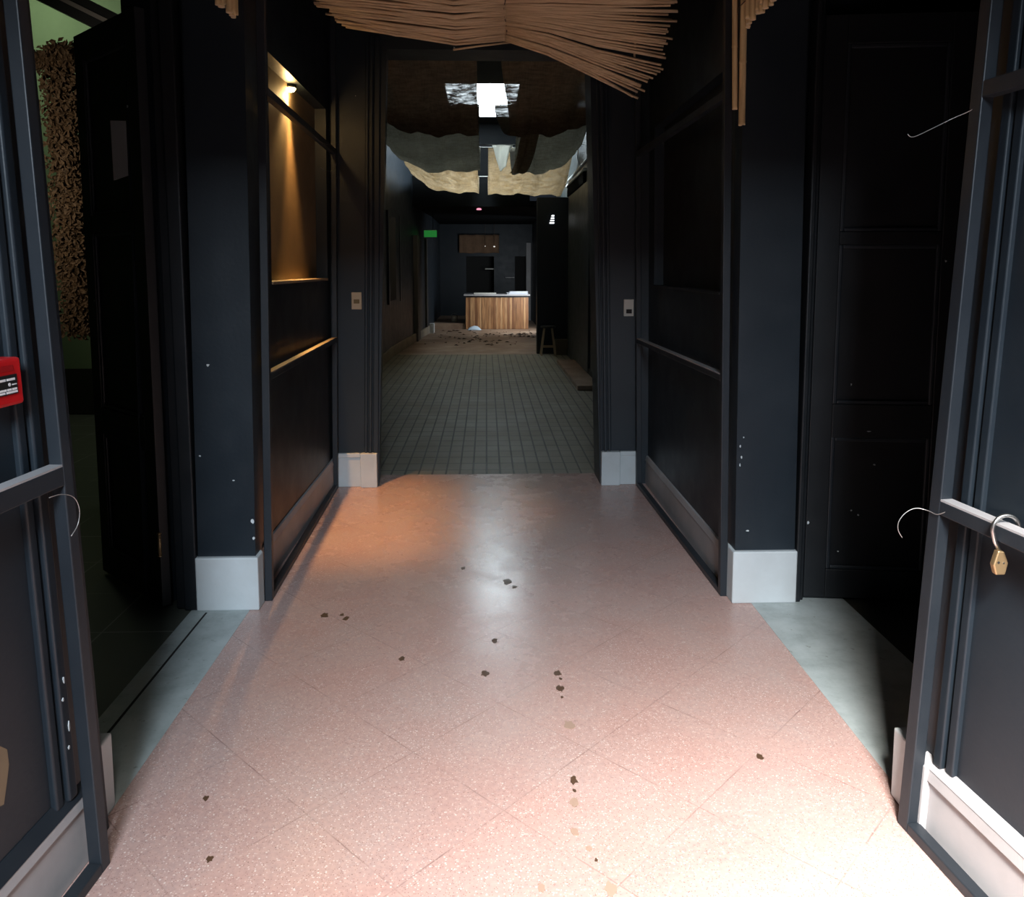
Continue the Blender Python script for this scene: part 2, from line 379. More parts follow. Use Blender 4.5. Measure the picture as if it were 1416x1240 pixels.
# ------------------------------------------------------------------ middle walls (between doorway and cross wall)
def mid_wall(side):
    sx = side
    P = lambda pts: [(sx * x, y) for x, y in pts] if sx > 0 else [(sx * x, y) for x, y in pts][::-1]
    if side < 0: face, rec, back, end, wz0, wz1, n0, n1, outer = 1.02, 1.06, 1.135, 1.27, 1.43, 2.515, 3.90, 5.26, 1.45
    else:        face, rec, back, end, wz0, wz1, n0, n1, outer = 1.115, 1.125, 1.19, 1.385, 1.385, 2.40, 3.72, 5.20, 1.60
    mb = MB(-sx * .013)
    pil = [(end, 3.40), (outer + .1, 3.40 + (0.10)), (outer + .1, 3.56), (rec, 3.56), (face, 3.50), (face, 3.40)]
    def q(x0, x1, y0, y1, z0, z1): mb.prism(P([(x0, y0), (x1, y0), (x1, y1), (x0, y1)]), z0, z1)
    mb.prism(P([(face, 3.40), (end, 3.40), (end, 3.5), (outer + .1, 3.5), (outer + .1, 3.56), (rec, 3.56), (face, 3.50)]), 0, H)
    q(rec, outer, 3.56, n0, 0, H); q(rec, outer, n1, 5.44, 0, H)
    q(rec, outer, n0, n1, 0, wz0); q(rec, outer, n0, n1, wz1, H)
    q(back, outer, n0, n1, wz0, wz1)
    nm = 'wall_left' if sx < 0 else 'wall_right'
    w = struct(mb.build(nm, 'black', origin=(0, 0, 0)), ('left' if sx < 0 else 'right') + ' corridor wall with a blind niche, black paint')
    # niche lining and sill
    mb = MB(-sx * .013)
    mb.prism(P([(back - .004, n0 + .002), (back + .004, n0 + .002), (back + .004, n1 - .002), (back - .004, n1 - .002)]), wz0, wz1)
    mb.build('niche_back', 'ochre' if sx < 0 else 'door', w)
    mb = MB(-sx * .013)
    mb.prism(P([(rec - .006, n0), (back, n0), (back, n1), (rec - .006, n1)]), wz0 - .012, wz0 + .003)
    mb.build('niche_sill', 'tan' if sx < 0 else 'frame', w, bevel=.003)
    # plinth of the pilaster
    pf = 1.002 if sx < 0 else 1.098
    mb = MB().prism(P([(pf, 3.378), (end + .004, 3.378), (end + .004, 3.5), (rec, 3.56), (pf, 3.46)]), 0, .240)
    struct(mb.build('trim_5' if sx < 0 else 'trim_6', 'white', bevel=.006), 'white plinth under the ' + ('left' if sx < 0 else 'right') + ' doorway pilaster')
    # skirting in the recess
    mb = MB().prism(P([(rec + .004, 3.54), (rec + .004, 5.37), (rec - .018, 5.37), (rec - .018, 3.54)][::-1]), 0, .165)
    mb.prism(P([(rec + .004, 3.54), (rec + .004, 5.37), (rec - .022, 5.37), (rec - .022, 3.54)][::-1]), .165, .20, P([(rec + .004, 3.54), (rec + .004, 5.37), (rec - .014, 5.37), (rec - .014, 3.54)][::-1]))
    struct(mb.build('baseboard_left' if sx < 0 else 'baseboard_right', 'skirt', bevel=.003), 'grey skirting behind the ' + ('left' if sx < 0 else 'right') + ' middle frame')
    return w
wl = mid_wall(-1); wr = mid_wall(1)

# cross wall with the opening into the hall
def cross():
    mb = MB()
    T = .035 * 2.92
    mb.prism([(-1.55, 5.37), (-.745, 5.37), (-.770, 5.65), (-1.55, 5.65)], 0, 2.92, [(-1.55, 5.37), (-.745 + T, 5.37), (-.770 + T, 5.65), (-1.55, 5.65)])
    mb.prism([(.790, 5.37), (1.65, 5.37), (1.65, 5.65), (.790, 5.65)], 0, 2.92, [(.790 - T, 5.37), (1.65, 5.37), (1.65, 5.65), (.79 - T, 5.65)])
    mb.box(-1.55, 1.65, 5.37, 5.65, 2.92, 4.55)
    w = struct(mb.build('wall_cross', 'black', origin=(0, 0, 0)), 'black cross wall with the opening into the hall')
    for sx, x0 in ((-1, .845), (1, .870)):
        mb = MB(-sx * .022)
        xe = .748 if sx < 0 else .793
        for a, b, d in ((x0, x0 - .022, .014), (x0 - .030, x0 - .052, .022), (x0 - .060, xe, .016)):
            xs = sorted((sx * a, sx * b)); mb.box(xs[0], xs[1], 5.37 - d, 5.372, .235, 3.0)
        struct(mb.build('trim_7' if sx < 0 else 'trim_8', 'black', bevel=.006, seg=3), ('left' if sx < 0 else 'right') + ' fluted surround of the hall opening')
        mb = MB()
        xa, xb = (-1.03, -.864) if sx < 0 else (.925, 1.055)
        mb.box(xa, xb, 5.350, 5.372, 0, .205); mb.box(xa, xb, 5.343, 5.372, .205, .235)
        xa, xb = (-.862, -.750) if sx < 0 else (.793, .923)
        mb.box(xa, xb, 5.325, 5.372, 0, .236)
        struct(mb.build('trim_9' if sx < 0 else 'trim_10', 'white', bevel=.004), 'white plinth blocks at the ' + ('left' if sx < 0 else 'right') + ' foot of the hall opening')
cross()
struct(MB().prism([(-2.0, .6), (2.1, .6), (2.1, 5.37), (-2.0, 5.37)], H, H + .12).build('ceiling', 'ceil', origin=(0, 0, 0)), 'dark ceiling over the front corridor')
struct(MB().box(-2.1, 2.2, .2, .34, 2.55, 3.3).build('wall_daylight_stop', 'black', origin=(0, 0, 0)), 'unseen wall over the entrance, added to keep daylight off the upper walls')  # out of view; added to cut the daylight on the upper corridor walls
# lintels over the side doorways
struct(MB().box(-1.34, -1.08, 2.0, 3.42, 2.62, H).build('wall_left_lintel', 'black', origin=(0, 0, 0)), 'wall over the left doorway')
struct(MB().box(1.19, 1.46, 2.04, 3.42, 2.62, H).build('wall_right_lintel', 'black', origin=(0, 0, 0)), 'wall over the right doorway')

# door jambs
def jamb(nm, xs, lab):
    mb = MB()
    mb.box(xs[0], xs[1], 3.385, 3.46, 0, 2.62); mb.box(xs[2], xs[3], 3.405, 3.47, 0, 2.62)
    return struct(mb.build(nm, 'door', bevel=.006, seg=3), lab)
jamb('trim_11', (-1.330, -1.272, -1.372, -1.330), 'black jamb of the left doorway')
jamb('trim_12', (1.388, 1.412, 1.412, 1.432), 'black jamb of the right doorway')

# flaked paint
def chips(parent, spots, axis):
    for a, b, c, ra, rb in spots:
        mb = MB(); n = 9; P = [(ra * math.cos(2 * math.pi * k / n) * R.uniform(.6, 1.2), rb * math.sin(2 * math.pi * k / n) * R.uniform(.7, 1.2)) for k in range(n)]
        fr, bk_ = [], []
        for p, q in P:
            if axis == 'y': fr.append((a + p, b, c + q)); bk_.append((a + p, b + .004, c + q))
            else: fr.append((a, b + p, c + q)); bk_.append((a + (.004 if a > 0 else -.004), b + p, c + q))
        fr = [mb.bm.verts.new(p) for p in fr]; bk_ = [mb.bm.verts.new(p) for p in bk_]
        mb.bm.faces.new(fr); mb.bm.faces.new(bk_[::-1])
        for k in range(n): mb.bm.faces.new((fr[k], fr[(k + 1) % n], bk_[(k + 1) % n], bk_[k]))
        mb.build('paint_chip', 'white', parent, label='white chip where the black paint flaked off')
chips(wl, [(-1.024, 3.3985, .397, .010, .012), (-1.022, 3.3985, .32, .006, .007), (-1.24, 3.3985, .69, .006, .003), (-1.10, 3.3985, .58, .007, .003)], 'y')
chips(wr, [(1.121, 3.3985, .715, .003, .006), (1.128, 3.3985, .665, .004, .006), (1.122, 3.3985, .63, .0025, .008), (1.165, 3.3985, .33, .008, .004), (1.135, 3.3985, .755, .003, .004)], 'y')
# ------------------------------------------------------------------ timber frames along the walls
def timber_frame(name, label, P0, P1, ztop, rails, shear, group, wide=.034, deep=.034, extra=None):
    """P0 near foot, P1 far foot in plan; rails = [(z, height, material)]"""
    r = thing(name, label, 'frame', ((P0[0] + P1[0]) / 2, (P0[1] + P1[1]) / 2, 0), group)
    p, q = Vector((P0[0], P0[1], 0)), Vector((P1[0], P1[1], 0)); d = (q - p).normalized()
    for c in (p + d * wide / 2, q - d * wide / 2):
        mb = MB(shear); mb.bar(c, c + Vector((0, 0, ztop)), deep, wide, up=d); mb.build('upright', 'frame', r, bevel=.003)
    a, b = p + d * wide, q - d * wide
    mb = MB(shear); mb.bar(a + Vector((0, 0, .014)), b + Vector((0, 0, .014)), deep, .028); mb.build('bottom_rail', 'frame', r, bevel=.003)
    for z, h, m in rails:
        mb = MB(shear); mb.bar(a + Vector((0, 0, z - h / 2)), b + Vector((0, 0, z - h / 2)), deep, h); o = mb.build('cross_rail', 'frame', r, bevel=.003)
        if m:
            mb = MB(shear); mb.bar(a + Vector((0, 0, z + .002)), b + Vector((0, 0, z + .002)), deep * .96, .005); mb.build('lit_dusty_top', m, o, label='dusty upper edge, lightened for the light on it')  # pale strip: dust plus light on the rail top put into its colour
    return r
g = 'black timber frames against the corridor walls'
FLM = timber_frame('timber_frame', 'tall black timber frame in front of the lamp-lit niche on the left', (-.988, 3.475), (-1.033, 5.335), 3.1, [(1.035, .03, 'tan'), (2.27, .035, None)], .018, g)
FRM = timber_frame('timber_frame', 'tall black timber frame in front of the dark niche on the right', (1.086, 3.46), (1.050, 5.325), 3.1, [(1.022, .028, 'skirt'), (2.26, .035, None)], -.019, g)
FLF = timber_frame('timber_frame', 'nearest left black timber frame, with the red alarm box beside it', (LX(.55, .017), .55), (LX(1.892, .017), 1.892), 3.0, [(1.035, .046, 'skirt')], SL, g, .036, .034)
FRF = timber_frame('timber_frame', 'nearest right black timber frame with the padlock on its rail', (RX(.55), .55), (RX(1.972), 1.972), 3.0, [(.908, .036, 'skirt'), (1.95, .04, None)], SR, g, .040, .034)

# ------------------------------------------------------------------ door leaves
def leaf(nm, label, hinge, free, top, panels, rec):
    """hinge, free: plan points of the visible face; panels: [(z0,z1)] recessed fields"""
    hx = Vector((*hinge, 0)); fx = Vector((*free, 0)); L = (fx - hx).length; d = (fx - hx).normalized()
    n = Vector((d.y, -d.x, 0))
    if n.y > 0: n = -n                      # visible side faces the camera
    th = .042
    def pt(u, v, z): return hx + d * u + n * v + Vector((0, 0, z))
    def slab(mb, u0, u1, v0, v1, z0, z1):
        pts = [pt(u0, v0, 0), pt(u1, v0, 0), pt(u1, v1, 0), pt(u0, v1, 0)]
        mb.prism([(p.x, p.y) for p in pts], z0, z1)
    st = .095; mb = MB()
    slab(mb, 0, st, -th, 0, .012, top); slab(mb, L - st, L, -th, 0, .012, top)
    zs = [.012] + [z for p in panels for z in p] + [top]
    for a, b in zip(zs[::2], zs[1::2]): slab(mb, st, L - st, -th, 0, a, b)
    root = struct(mb.build(nm, 'door', origin=(hinge[0], hinge[1], 0), bevel=.003), label)
    for a, b in panels:
        mb = MB(); slab(mb, st - .004, L - st + .004, -th + .012, -.016, a - .004, b + .004)
        pn = mb.build('panel', 'door', root)
        mb = MB(); k = .018
        slab(mb, st, st + k, -.016, -.004, a, b); slab(mb, L - st - k, L - st, -.016, -.004, a, b)
        slab(mb, st + k, L - st - k, -.016, -.004, a, a + k); slab(mb, st + k, L - st - k, -.016, -.004, b - k, b)
        mb.build('moulding', 'frame', pn, bevel=.005)
    return root, pt, n, d, L
D1, pt1, n1, d1, L1 = leaf('door_1', 'black panelled door leaf standing open into the green room', (-1.430, 3.40), (-1.900, 3.845), 2.56, [(.14, .71), (.84, 1.66), (1.74, 2.44)], 0)
mb = MB()
c = pt1(-.012, .006, .30)
mb.tube([c + Vector((0, 0, -.045)), c + Vector((0, 0, .045))], .008, 10)
for s_ in (-1, 1): mb.lathe([(.002, -.006), (.011, 0), (.002, .006)], c + Vector((0, 0, .05 * s_)), 10)
mb.build('hinge', 'brass', D1, label='worn brass hinge')
D2, pt2, n2, d2, L2 = leaf('door_2', 'black panelled door leaf standing open at the right doorway', (1.436, 3.415), (2.05, 3.35), 2.56, [(.145, .75), (.90, 1.60), (1.655, 2.44)], 0)
# paper sheet taped to the left leaf
mb = MB()
a = [pt1(u, -.0145, z) for u, z in ((.318, 1.885), (.168, 1.895), (.165, 2.125), (.322, 2.145))]
vs = [mb.bm.verts.new(p) for p in a]; mb.bm.faces.new(vs)
tag(mb.build('paper_sheet', 'paper', solid=.0012), 'blank paper sheet stuck to the open black door on the left', 'paper')

# ------------------------------------------------------------------ niche lamp
LP = Vector((-1.085, 4.58, 2.495))
lamp = thing('niche_lamp', 'small glowing spot lamp at the top of the left wall niche', 'lamp', (LP.x, LP.y, 2.53))
MB().lathe([(.012, .030), (.026, .026), (.034, .008), (.032, 0.)], LP, 16).build('housing', 'frame', lamp)
MB().lathe([(.003, -.022), (.016, -.018), (.026, -.006), (.027, .002), (.006, .006)], LP, 16).build('bulb', 'bulb', lamp, label='glowing warm bulb')

# ------------------------------------------------------------------ switches
def switch(x, z, label, body, key, kz):
    r = thing('light_switch', label, 'switch', (x, 5.372, z - .06), 'switch plates beside the hall opening')
    MB().box(x - .034, x + .034, 5.360, 5.374, z - .058, z + .058).build('plate', body, r, bevel=.004)
    MB().box(x - .018, x + .020, 5.3555, 5.361, z + kz - .014, z + kz + .014).build('rocker', key, r, bevel=.002)
    return r
switch(-.872, 1.278, 'cream switch plate on the left of the hall opening', 'cream', 'socket', -.004)
switch(.972, 1.228, 'ivory switch plate on the right of the hall opening', 'ivory', 'darkhole', -.024)

# ------------------------------------------------------------------ red alarm box on the near left wall
def alarm():
    y0, y1, z0, z1 = 1.683, 1.793, 1.198, 1.303
    sh = SL
    def pts(o0, o1, a, b): return [(LX(a, o0), a), (LX(a, o1), a), (LX(b, o1), b), (LX(b, o0), b)]
    r = thing('alarm_call_point', 'red fire alarm box on the near left wall above the rail', 'alarm box', (LX(1.68, .06) + sh * z0, 1.68, z0))
    MB(sh).prism(pts(.076, .030, y0, y1), z0, z1).build('housing', 'red', r, bevel=.007)
    MB(sh).prism(pts(.032, .028, y0 + .02, y1 - .022), z0 + .026, z0 + .069).build('label_plate', 'lblack', r)
    mb = MB(sh)
    for zc, h, segs in ((.059, .005, ((.022, .05), (.054, .08))), (.037, .0045, ((.024, .05), (.053, .066), (.069, .084))), (.031, .0045, ((.022, .045), (.049, .085)))):
        for a, b in segs: mb.prism(pts(.029, .0272, y0 + a, y0 + b), z0 + zc - h / 2, z0 + zc + h / 2)
    mb.prism(pts(.029, .0272, y0 + .070, y0 + .084), z0 + .046, z0 + .0485)
    mb.lathe([(.0042, -.0005), (.0042, .0014)], (LX(y0 + .062, .029), y0 + .062, z0 + .048), 12, 'x')
    mb.build('printed_text', 'lwhite', r)
    MB(sh).prism(pts(.032, .0285, y0 + .02, y1 - .03), z1 - .028, z1 - .016).build('embossed_word', 'redd', r)
alarm()
mbx = bpy.data.objects['trim_1']
chips(mbx, [(LX(1.858 + d * .5, .0505) + SL * z, 1.858 + d * .5, z, .0035, h * .5) for z, d, h in ((.505, .006, .020), (.46, -.014, .010), (.385, .010, .024), (.335, -.006, .010))], 'x')
chips(D2, [(1.72, 3.383, .63, .005, .004), (1.63, 3.393, .42, .004, .004), (1.58, 3.398, .23, .004, .003), (1.69, 3.386, .78, .012, .002), (1.445, 3.413, .36, .006, .008), (1.66, 3.389, .40, .004, .004)], 'y')
# peeled plaster patch low on the near left wall
mb = MB(SL); n = 11; pl = []
for k in range(n):
    a = 2 * math.pi * k / n; pl.append((1.640 + .045 * math.cos(a) * R.uniform(.8, 1.15), .405 + .075 * math.sin(a) * R.uniform(.8, 1.1)))
front = [mb.bm.verts.new((LX(y, .0735), y, z)) for y, z in pl]; back = [mb.bm.verts.new((LX(y, .078), y, z)) for y, z in pl]
mb.bm.faces.new(front); mb.bm.faces.new(back[::-1])
for k in range(n): mb.bm.faces.new((front[k], front[(k + 1) % n], back[(k + 1) % n], back[k]))
struct(mb.build('trim_13', 'plaster'), 'patch of bare plaster low on the near left wall')

# ------------------------------------------------------------------ padlock on the right front rail
yk = 1.735; px_, pz = RX(yk) + SR * .9, .908
lk = thing('padlock', 'brass padlock hanging open from the rail on the right', 'padlock', (px_, yk, .79))
pts = []
for k in range(17):
    a = math.radians(-150 + k * 17.5)
    pts.append((px_ + .030 * math.sin(a) - .0, yk - .006 + .004 * math.cos(a * .5), pz - .008 + .034 * math.cos(a)))
pts = [(px_ - .012, yk - .002, .852), (px_ - .024, yk - .004, .872)] + [(px_ + .031 * math.sin(math.radians(t)), yk - .004, pz - .006 + .032 * math.cos(math.radians(t))) for t in range(-100, 116, 12)]
MB().tube(pts, .0046, 10).build('shackle', 'steel', lk, label='steel shackle')
mb = MB()
prof = [(-.008, .060), (.007, .058), (.018, .030), (.012, .002), (-.010, .002), (-.017, .026)]
a = [mb.bm.verts.new((px_ - .010 + x, yk - .010, .792 + z)) for x, z in prof]; b = [mb.bm.verts.new((px_ - .010 + x, yk + .006, .792 + z)) for x, z in prof]
mb.bm.faces.new(a); mb.bm.faces.new(b[::-1])
for k in range(6): mb.bm.faces.new((a[k], b[k], b[(k + 1) % 6], a[(k + 1) % 6]))
mb.build('lock_body', 'brass', lk, bevel=.003)
MB().lathe([(.003, -.0006), (.003, .0006)], (px_ - .016, yk - .0105, .824), 10, 'y').build('keyhole', 'darkhole', lk)
MB().lathe([(.0022, -.0006), (.0022, .0006)], (px_ - .004, yk - .0105, .823), 10, 'y').build('rivet', 'steel', lk)

# tie wires left on the frames
def wire(pts, label, r=.0010):
    P = [Vector(p) for p in pts]; out = []
    for i in range(len(P) - 1):
        a, b, c, d = P[max(i - 1, 0)], P[i], P[i + 1], P[min(i + 2, len(P) - 1)]
        for k in range(4):
            t = k / 4; out.append(.5 * (2 * b + (c - a) * t + (2 * a - 5 * b + 4 * c - d) * t * t + (3 * b - a - 3 * c + d) * t ** 3))
    pts = out + [P[-1]]
    return tag(MB().tube(pts, r, 6).build('tie_wire', 'thin'), label, 'wire', 'loose tie wires on the timber frames')
def arc(c, ax, bx, rx, rz, t0, t1, n=14):
    return [(c[0] + ax * rx * math.cos(math.radians(t0 + (t1 - t0) * k / n)), c[1] + bx * rx * math.cos(math.radians(t0 + (t1 - t0) * k / n)), c[2] + rz * math.sin(math.radians(t0 + (t1 - t0) * k / n))) for k in range(n + 1)]
bx_ = RX(1.955) + SR * .9 - .020
wire([(bx_ + .012, 1.90, .893), (bx_, 1.93, .873), (bx_ - .005, 1.96, .873), (bx_ - .03, 1.975, .876), (bx_ - .055, 1.98, .862), (bx_ - .072, 1.98, .838), (bx_ - .072, 1.98, .815), (bx_ - .060, 1.98, .795)], 'loose tie wire curling off the lower rail of the nearest right frame')
ux = RX(1.972) + SR * 1.95 - .02
wire([(ux + .01, 1.94, 1.90), (ux, 1.962, 1.885), (ux - .03, 1.985, 1.87), (ux - .08, 1.99, 1.845), (ux - .125, 1.99, 1.825), (ux - .14, 1.99, 1.832)], 'loose tie wire at the upper rail of the nearest right frame')
lx = LX(1.80) + SL * 1.0 + .020
wire([(lx, 1.76, .988), (lx + .006, 1.80, .984), (lx + .012, 1.84, .965), (lx + .013, 1.86, .93), (lx + .010, 1.855, .895), (lx + .006, 1.83, .875)], 'loose tie wire looped under the rail of the nearest left frame')
wire([(-.965, 4.62, 2.235), (-.955, 4.75, 2.225), (-.945, 4.93, 2.24), (-.93, 5.08, 2.255)], 'upper of two pale tie wires at the top rail by the niche lamp')
wire([(-.975, 4.80, 2.09), (-.955, 4.95, 2.085), (-.94, 5.03, 2.11), (-.93, 5.06, 2.15)], 'lower of two pale tie wires hanging below the top rail by the niche lamp')

# ------------------------------------------------------------------ reed mat under the ceiling
def reed_mat():
    r = thing('reed_mat', 'torn reed mat sagging from the ceiling above the hall opening', 'mat', (.05, 3.9, 2.36))
    n = 128
    left, right = MB(), MB()
    for k in range(n):
        t = k / (n - 1); j = R.uniform(-.004, .004)
        y = 4.20 - .95 * t; zst = 2.665 + .38 * t
        zl = zst + .055 * (1 - t) + .005 * math.sin(k * 1.7)
        xl = -.70 - .16 * min(1, t * 3.5) + R.uniform(-.035, .03) - .05 * t
        bow = -.012 * R.random()
        left.tube([(.10, y, zst + j), (-.15, y + .004, zst - .012 + bow + j + .012 * math.sin(k * .9)), (-.45, y - .005, zst + .010 + j + .010 * math.sin(k * 1.3 + 1)), (xl, y + R.uniform(-.01, .01), zl)], [.0068, .0070, .0066, .0058], 6)
        # right half: the lowest reeds droop, the upper ones stay level, so they fan out
        fan = max(0., 1 - t / .26)
        grp = .018 * (math.floor(k / 7) % 2)
        drop = (.30 * fan ** 1.05 - .006) + grp * fan * 1.3
        xr = .785 + .12 * min(1., t / .12) + .06 * t + R.uniform(-.03, .025)
        right.tube([(.10, y, zst + j), (.32, y - .004, zst - drop * .24 + j + .006 * math.sin(k)), (.56, y + .004, zst - drop * .60 + j), (xr, y + R.uniform(-.012, .012), zst - drop + R.uniform(-.006, .006))], [.0068, .0070, .0068, .0060], 6)
    left.build('left_reeds', 'reed', r); right.build('right_reeds', 'reed', r)
    mb = MB()
    mb.tube([(.10 + .01 * math.sin(k), 4.212 - .95 * k / 20, 2.656 + .38 * k / 20) for k in range(21)], .003, 6)
    mb.build('binding_string', 'string', r); mb = MB()
    mb.tube([(.62 + .004 * math.sin(k), 4.21 - .3 * k / 10 - .08, 2.62 + .03 * k) for k in range(9)], .002, 6)
    mb.build('binding_string', 'string', r)
    for p, q in (((.13, 4.22, 2.655), (-.165, 4.22, 2.615)), ((.60, 4.19, 2.60), (.86, 4.21, 2.505)), ((.765, 4.17, 2.80), (.768, 4.19, 2.56)), ((.60, 4.18, 2.54), (.80, 4.2, 2.535)), ((.63, 4.19, 2.53), (.845, 4.2, 2.56))):
        MB().tube([p, [(a + b) / 2 + .004 for a, b in zip(p, q)], q], .0055, 6).build('loose_reed', 'reed', r)
reed_mat()

# ------------------------------------------------------------------ bamboo screens over the side doorways
def cane_mesh(rad, length):
    mb = MB(); prof = []; z = 0.
    pts, rs = [], []
    while z < length:
        for dz, k in ((0, 1.0), (.012, 1.0)): pts.append((0, 0, z + dz)); rs.append(rad * k)
        nz = min(length, z + .26)
        if nz < length:
            for dz, k in ((-.008, .98), (-.003, 1.10), (.003, 1.10)): pts.append((0, 0, nz + dz)); rs.append(rad * k)
        z = nz + (.006 if nz < length else 1)
    pts.append((0, 0, length)); rs.append(rad)
    pts2, rs2 = [pts[0]], [rs[0]]
    for p, q in zip(pts[1:], rs[1:]):
        if p[2] > pts2[-1][2] + 1e-4: pts2.append(p); rs2.append(q)
    mb.tube(pts2, rs2, 10)
    bm = mb.bm; me = bpy.data.meshes.new('cane'); bmesh.ops.recalc_face_normals(bm, faces=bm.faces)
    for f_ in bm.faces:
        c = f_.calc_center_median()
        if c.z < 1e-4: f_.material_index = 1
    bm.to_mesh(me); bm.free(); me.materials.append(M['cane']); me.materials.append(M['caneend']); return me
CM = [cane_mesh(.0125, .62), cane_mesh(.010, .62), cane_mesh(.0145, 1.02), cane_mesh(.0115, .96)]
def bamboo(label, X, y0, y1, zb, side, longs):
    r = thing('bamboo_screen', label, 'screen', (X, (y0 + y1) / 2, zb), 'bamboo screens over the side doorways')
    y = y1; k = 0
    while y > y0:
        me = CM[R.choice((0, 0, 1))]; o = bpy.data.objects.new('cane', me); COL.objects.link(o); o.parent = r
        o.location = (R.uniform(-.012, .012), y - (y0 + y1) / 2, R.uniform(-.012, .014)); o.rotation_euler = (R.uniform(-.015, .015), R.uniform(-.015, .015), R.uniform(0, 6))
        y -= .0235; k += 1
    for me, dx, dy, dz, ry in longs:
        o = bpy.data.objects.new('cane', CM[me]); COL.objects.link(o); o.parent = r
        o.location = (dx, dy, dz); o.rotation_euler = (0, ry, 0)
    MB().bar((X + side * .028, y0 - .02, zb + .05), (X + side * .028, y1 + .03, zb + .05), .024, .03).build('batten', 'tan', r, bevel=.002)
    mb = MB(); mb.tube([(X - side * .016, y0, zb + .085), (X - side * .016, y1 + .04, zb + .085)], .0025, 6); mb.build('binding_string', 'string', r)
yc = (2.15 + 3.40) / 2
bamboo('bamboo cane screen over the right doorway with two long hanging canes', 1.085, 2.15, 3.40, 2.505, 1, [(2, .002, 3.405 - yc, -.405, -.012), (3, -.022, 3.43 - yc, -.335, -.030)])
bamboo('bamboo cane screen over the left doorway, only its far end showing', -1.03, 2.15, 3.45, 2.52, -1, [])

# ------------------------------------------------------------------ green room on the left
struct(MB().box(-9.2, -1.6, 8.2, 8.4, 0, 4.6).build('wall_room_left_back', 'green', origin=(0, 0, 0)), 'pale green back wall of the left room')
struct(MB().box(-9.2, -1.6, 8.18, 8.2, 0, .47).build('wall_room_left_dado', 'dado', origin=(0, 0, 0)), 'dark dado of the left room')
struct(MB().box(-9.4, -9.2, 1.2, 8.4, 0, 4.6).build('wall_room_left_side', 'green', origin=(0, 0, 0)))
struct(MB().box(-9.2, -1.75, 1.0, 1.2, 0, 4.6).build('wall_room_left_near', 'dado', origin=(0, 0, 0)))
struct(MB().box(-1.66, -1.58, 5.65, 8.4, 0, 4.6).build('wall_room_left_inner', 'dado', origin=(0, 0, 0)))
struct(MB().box(-1.57, -1.44, 3.6, 5.65, 0, 4.6).build('wall_room_left_corridor', 'dado', origin=(0, 0, 0)))
struct(MB().box(-9.4, -1.3, 1.0, 8.4, 4.6, 4.7).build('ceiling_room_left', 'green', origin=(0, 0, 0)))
struct(MB().box(-1.9, -1.30, 1.0, 5.65, 3.13, 4.65).build('wall_room_left_upper', 'dado', origin=(0, 0, 0)))
def garland():
    r = thing('leaf_garland', 'shaggy brown dried leaf garland hanging in the green room', 'garland', (-2.79, 5.5, 1.0))
    def shag(mb, segs, n, spread):
        for (x0, z0, x1, z1) in segs:
            for _ in range(n):
                t = R.random(); x = x0 + (x1 - x0) * t + R.gauss(0, spread); z = z0 + (z1 - z0) * t + R.gauss(0, .02); y = 5.5 + R.uniform(-.07, .05)
                s_ = R.uniform(.011, .027); a = R.uniform(0, 6.28); tl = R.uniform(-.7, .7)
                u = Vector((math.cos(a), tl * .6, math.sin(a))).normalized(); v = u.cross(Vector((R.uniform(-.5, .5), 1, R.uniform(-.5, .5)))).normalized()
                c = Vector((x, y, z)); q = [mb.bm.verts.new(p) for p in (c - u * s_, c + v * s_ * .5 + Vector((0, -.008, 0)), c + u * s_, c - v * s_ * .5)]
                mb.bm.faces.new(q)
    mb = MB(); shag(mb, [(-2.80, 2.95, -2.775, 1.05)], 7500, .060); mb.build('hanging_leaves', 'leaf', r, solid=.002)
    mb = MB(); shag(mb, [(-3.05, 2.86, -2.72, 2.84)], 2600, .045); mb.build('top_leaves', 'leaf', r, solid=.002)
    MB().tube([(-2.81, 5.5, 2.95), (-2.80, 5.5, 2.0), (-2.78, 5.5, 1.1)], [.055, .06, .05], 10).build('core', 'leaf', r)
    MB().tube([(-3.2, 5.5, 2.88), (-2.6, 5.5, 2.87)], .045, 8).build('top_core', 'leaf', r)
garland()
mb = MB(); mb.bar((-3.75, 6.2, 3.775), (-2.35, 6.2, 3.09), .09, .17)
tr = mb.build('ceiling_track', 'frame'); tag(tr, 'slanting black track bar above the green room garland', 'track')
MB().bar((-3.75, 6.15, 3.775), (-2.62, 6.15, 3.225), .02, .03).build('track_edge', 'skirt', tr, label='pale edge strip')
# things glimpsed through the hinge gap
bs = thing('bead_string', 'string of red beads seen through the gap beside the open left door', 'beads', (-2.415, 6.0, 1.2))
mb = MB(); mb.tube([(-2.415, 6.0, .98), (-2.415, 6.0, 2.2)], .003, 6); mb.build('cord', 'string', bs)
for k in range(24):
    MB().lathe([(.004, -.018), (.022, -.008), (.022, .008), (.004, .018)], (-2.415, 6.0, 1.16 + k * .042), 8).build('bead', 'beads', bs)
ol = thing('orange_lamp', 'orange glowing lamp behind the hinge gap of the open left door', 'lamp', (-2.385, 5.9, .62))
MB().lathe([(.02, 0.), (.05, .03), (.05, .22), (.02, .30)], (-2.385, 5.9, .66), 14).build('lamp_shade', 'orange', ol)
MB().lathe([(.05, 0), (.05, .012), (.012, .02), (.012, .05)], (-2.385, 5.9, .62), 14).build('lamp_base', 'frame', ol)
tb = thing('side_table', 'small dark table under the orange lamp in the green room', 'table', (-2.385, 5.9, 0))
MB().box(-2.6, -2.2, 5.7, 6.1, .59, .62).build('table_top', 'frame', tb, bevel=.004)
for sx in (-1, 1):
    for sy in (-1, 1): MB().box(-2.4 + sx * .17 - .015, -2.4 + sx * .17 + .015, 5.9 + sy * .17 - .015, 5.9 + sy * .17 + .015, -.006, .59).build('leg', 'frame', tb)

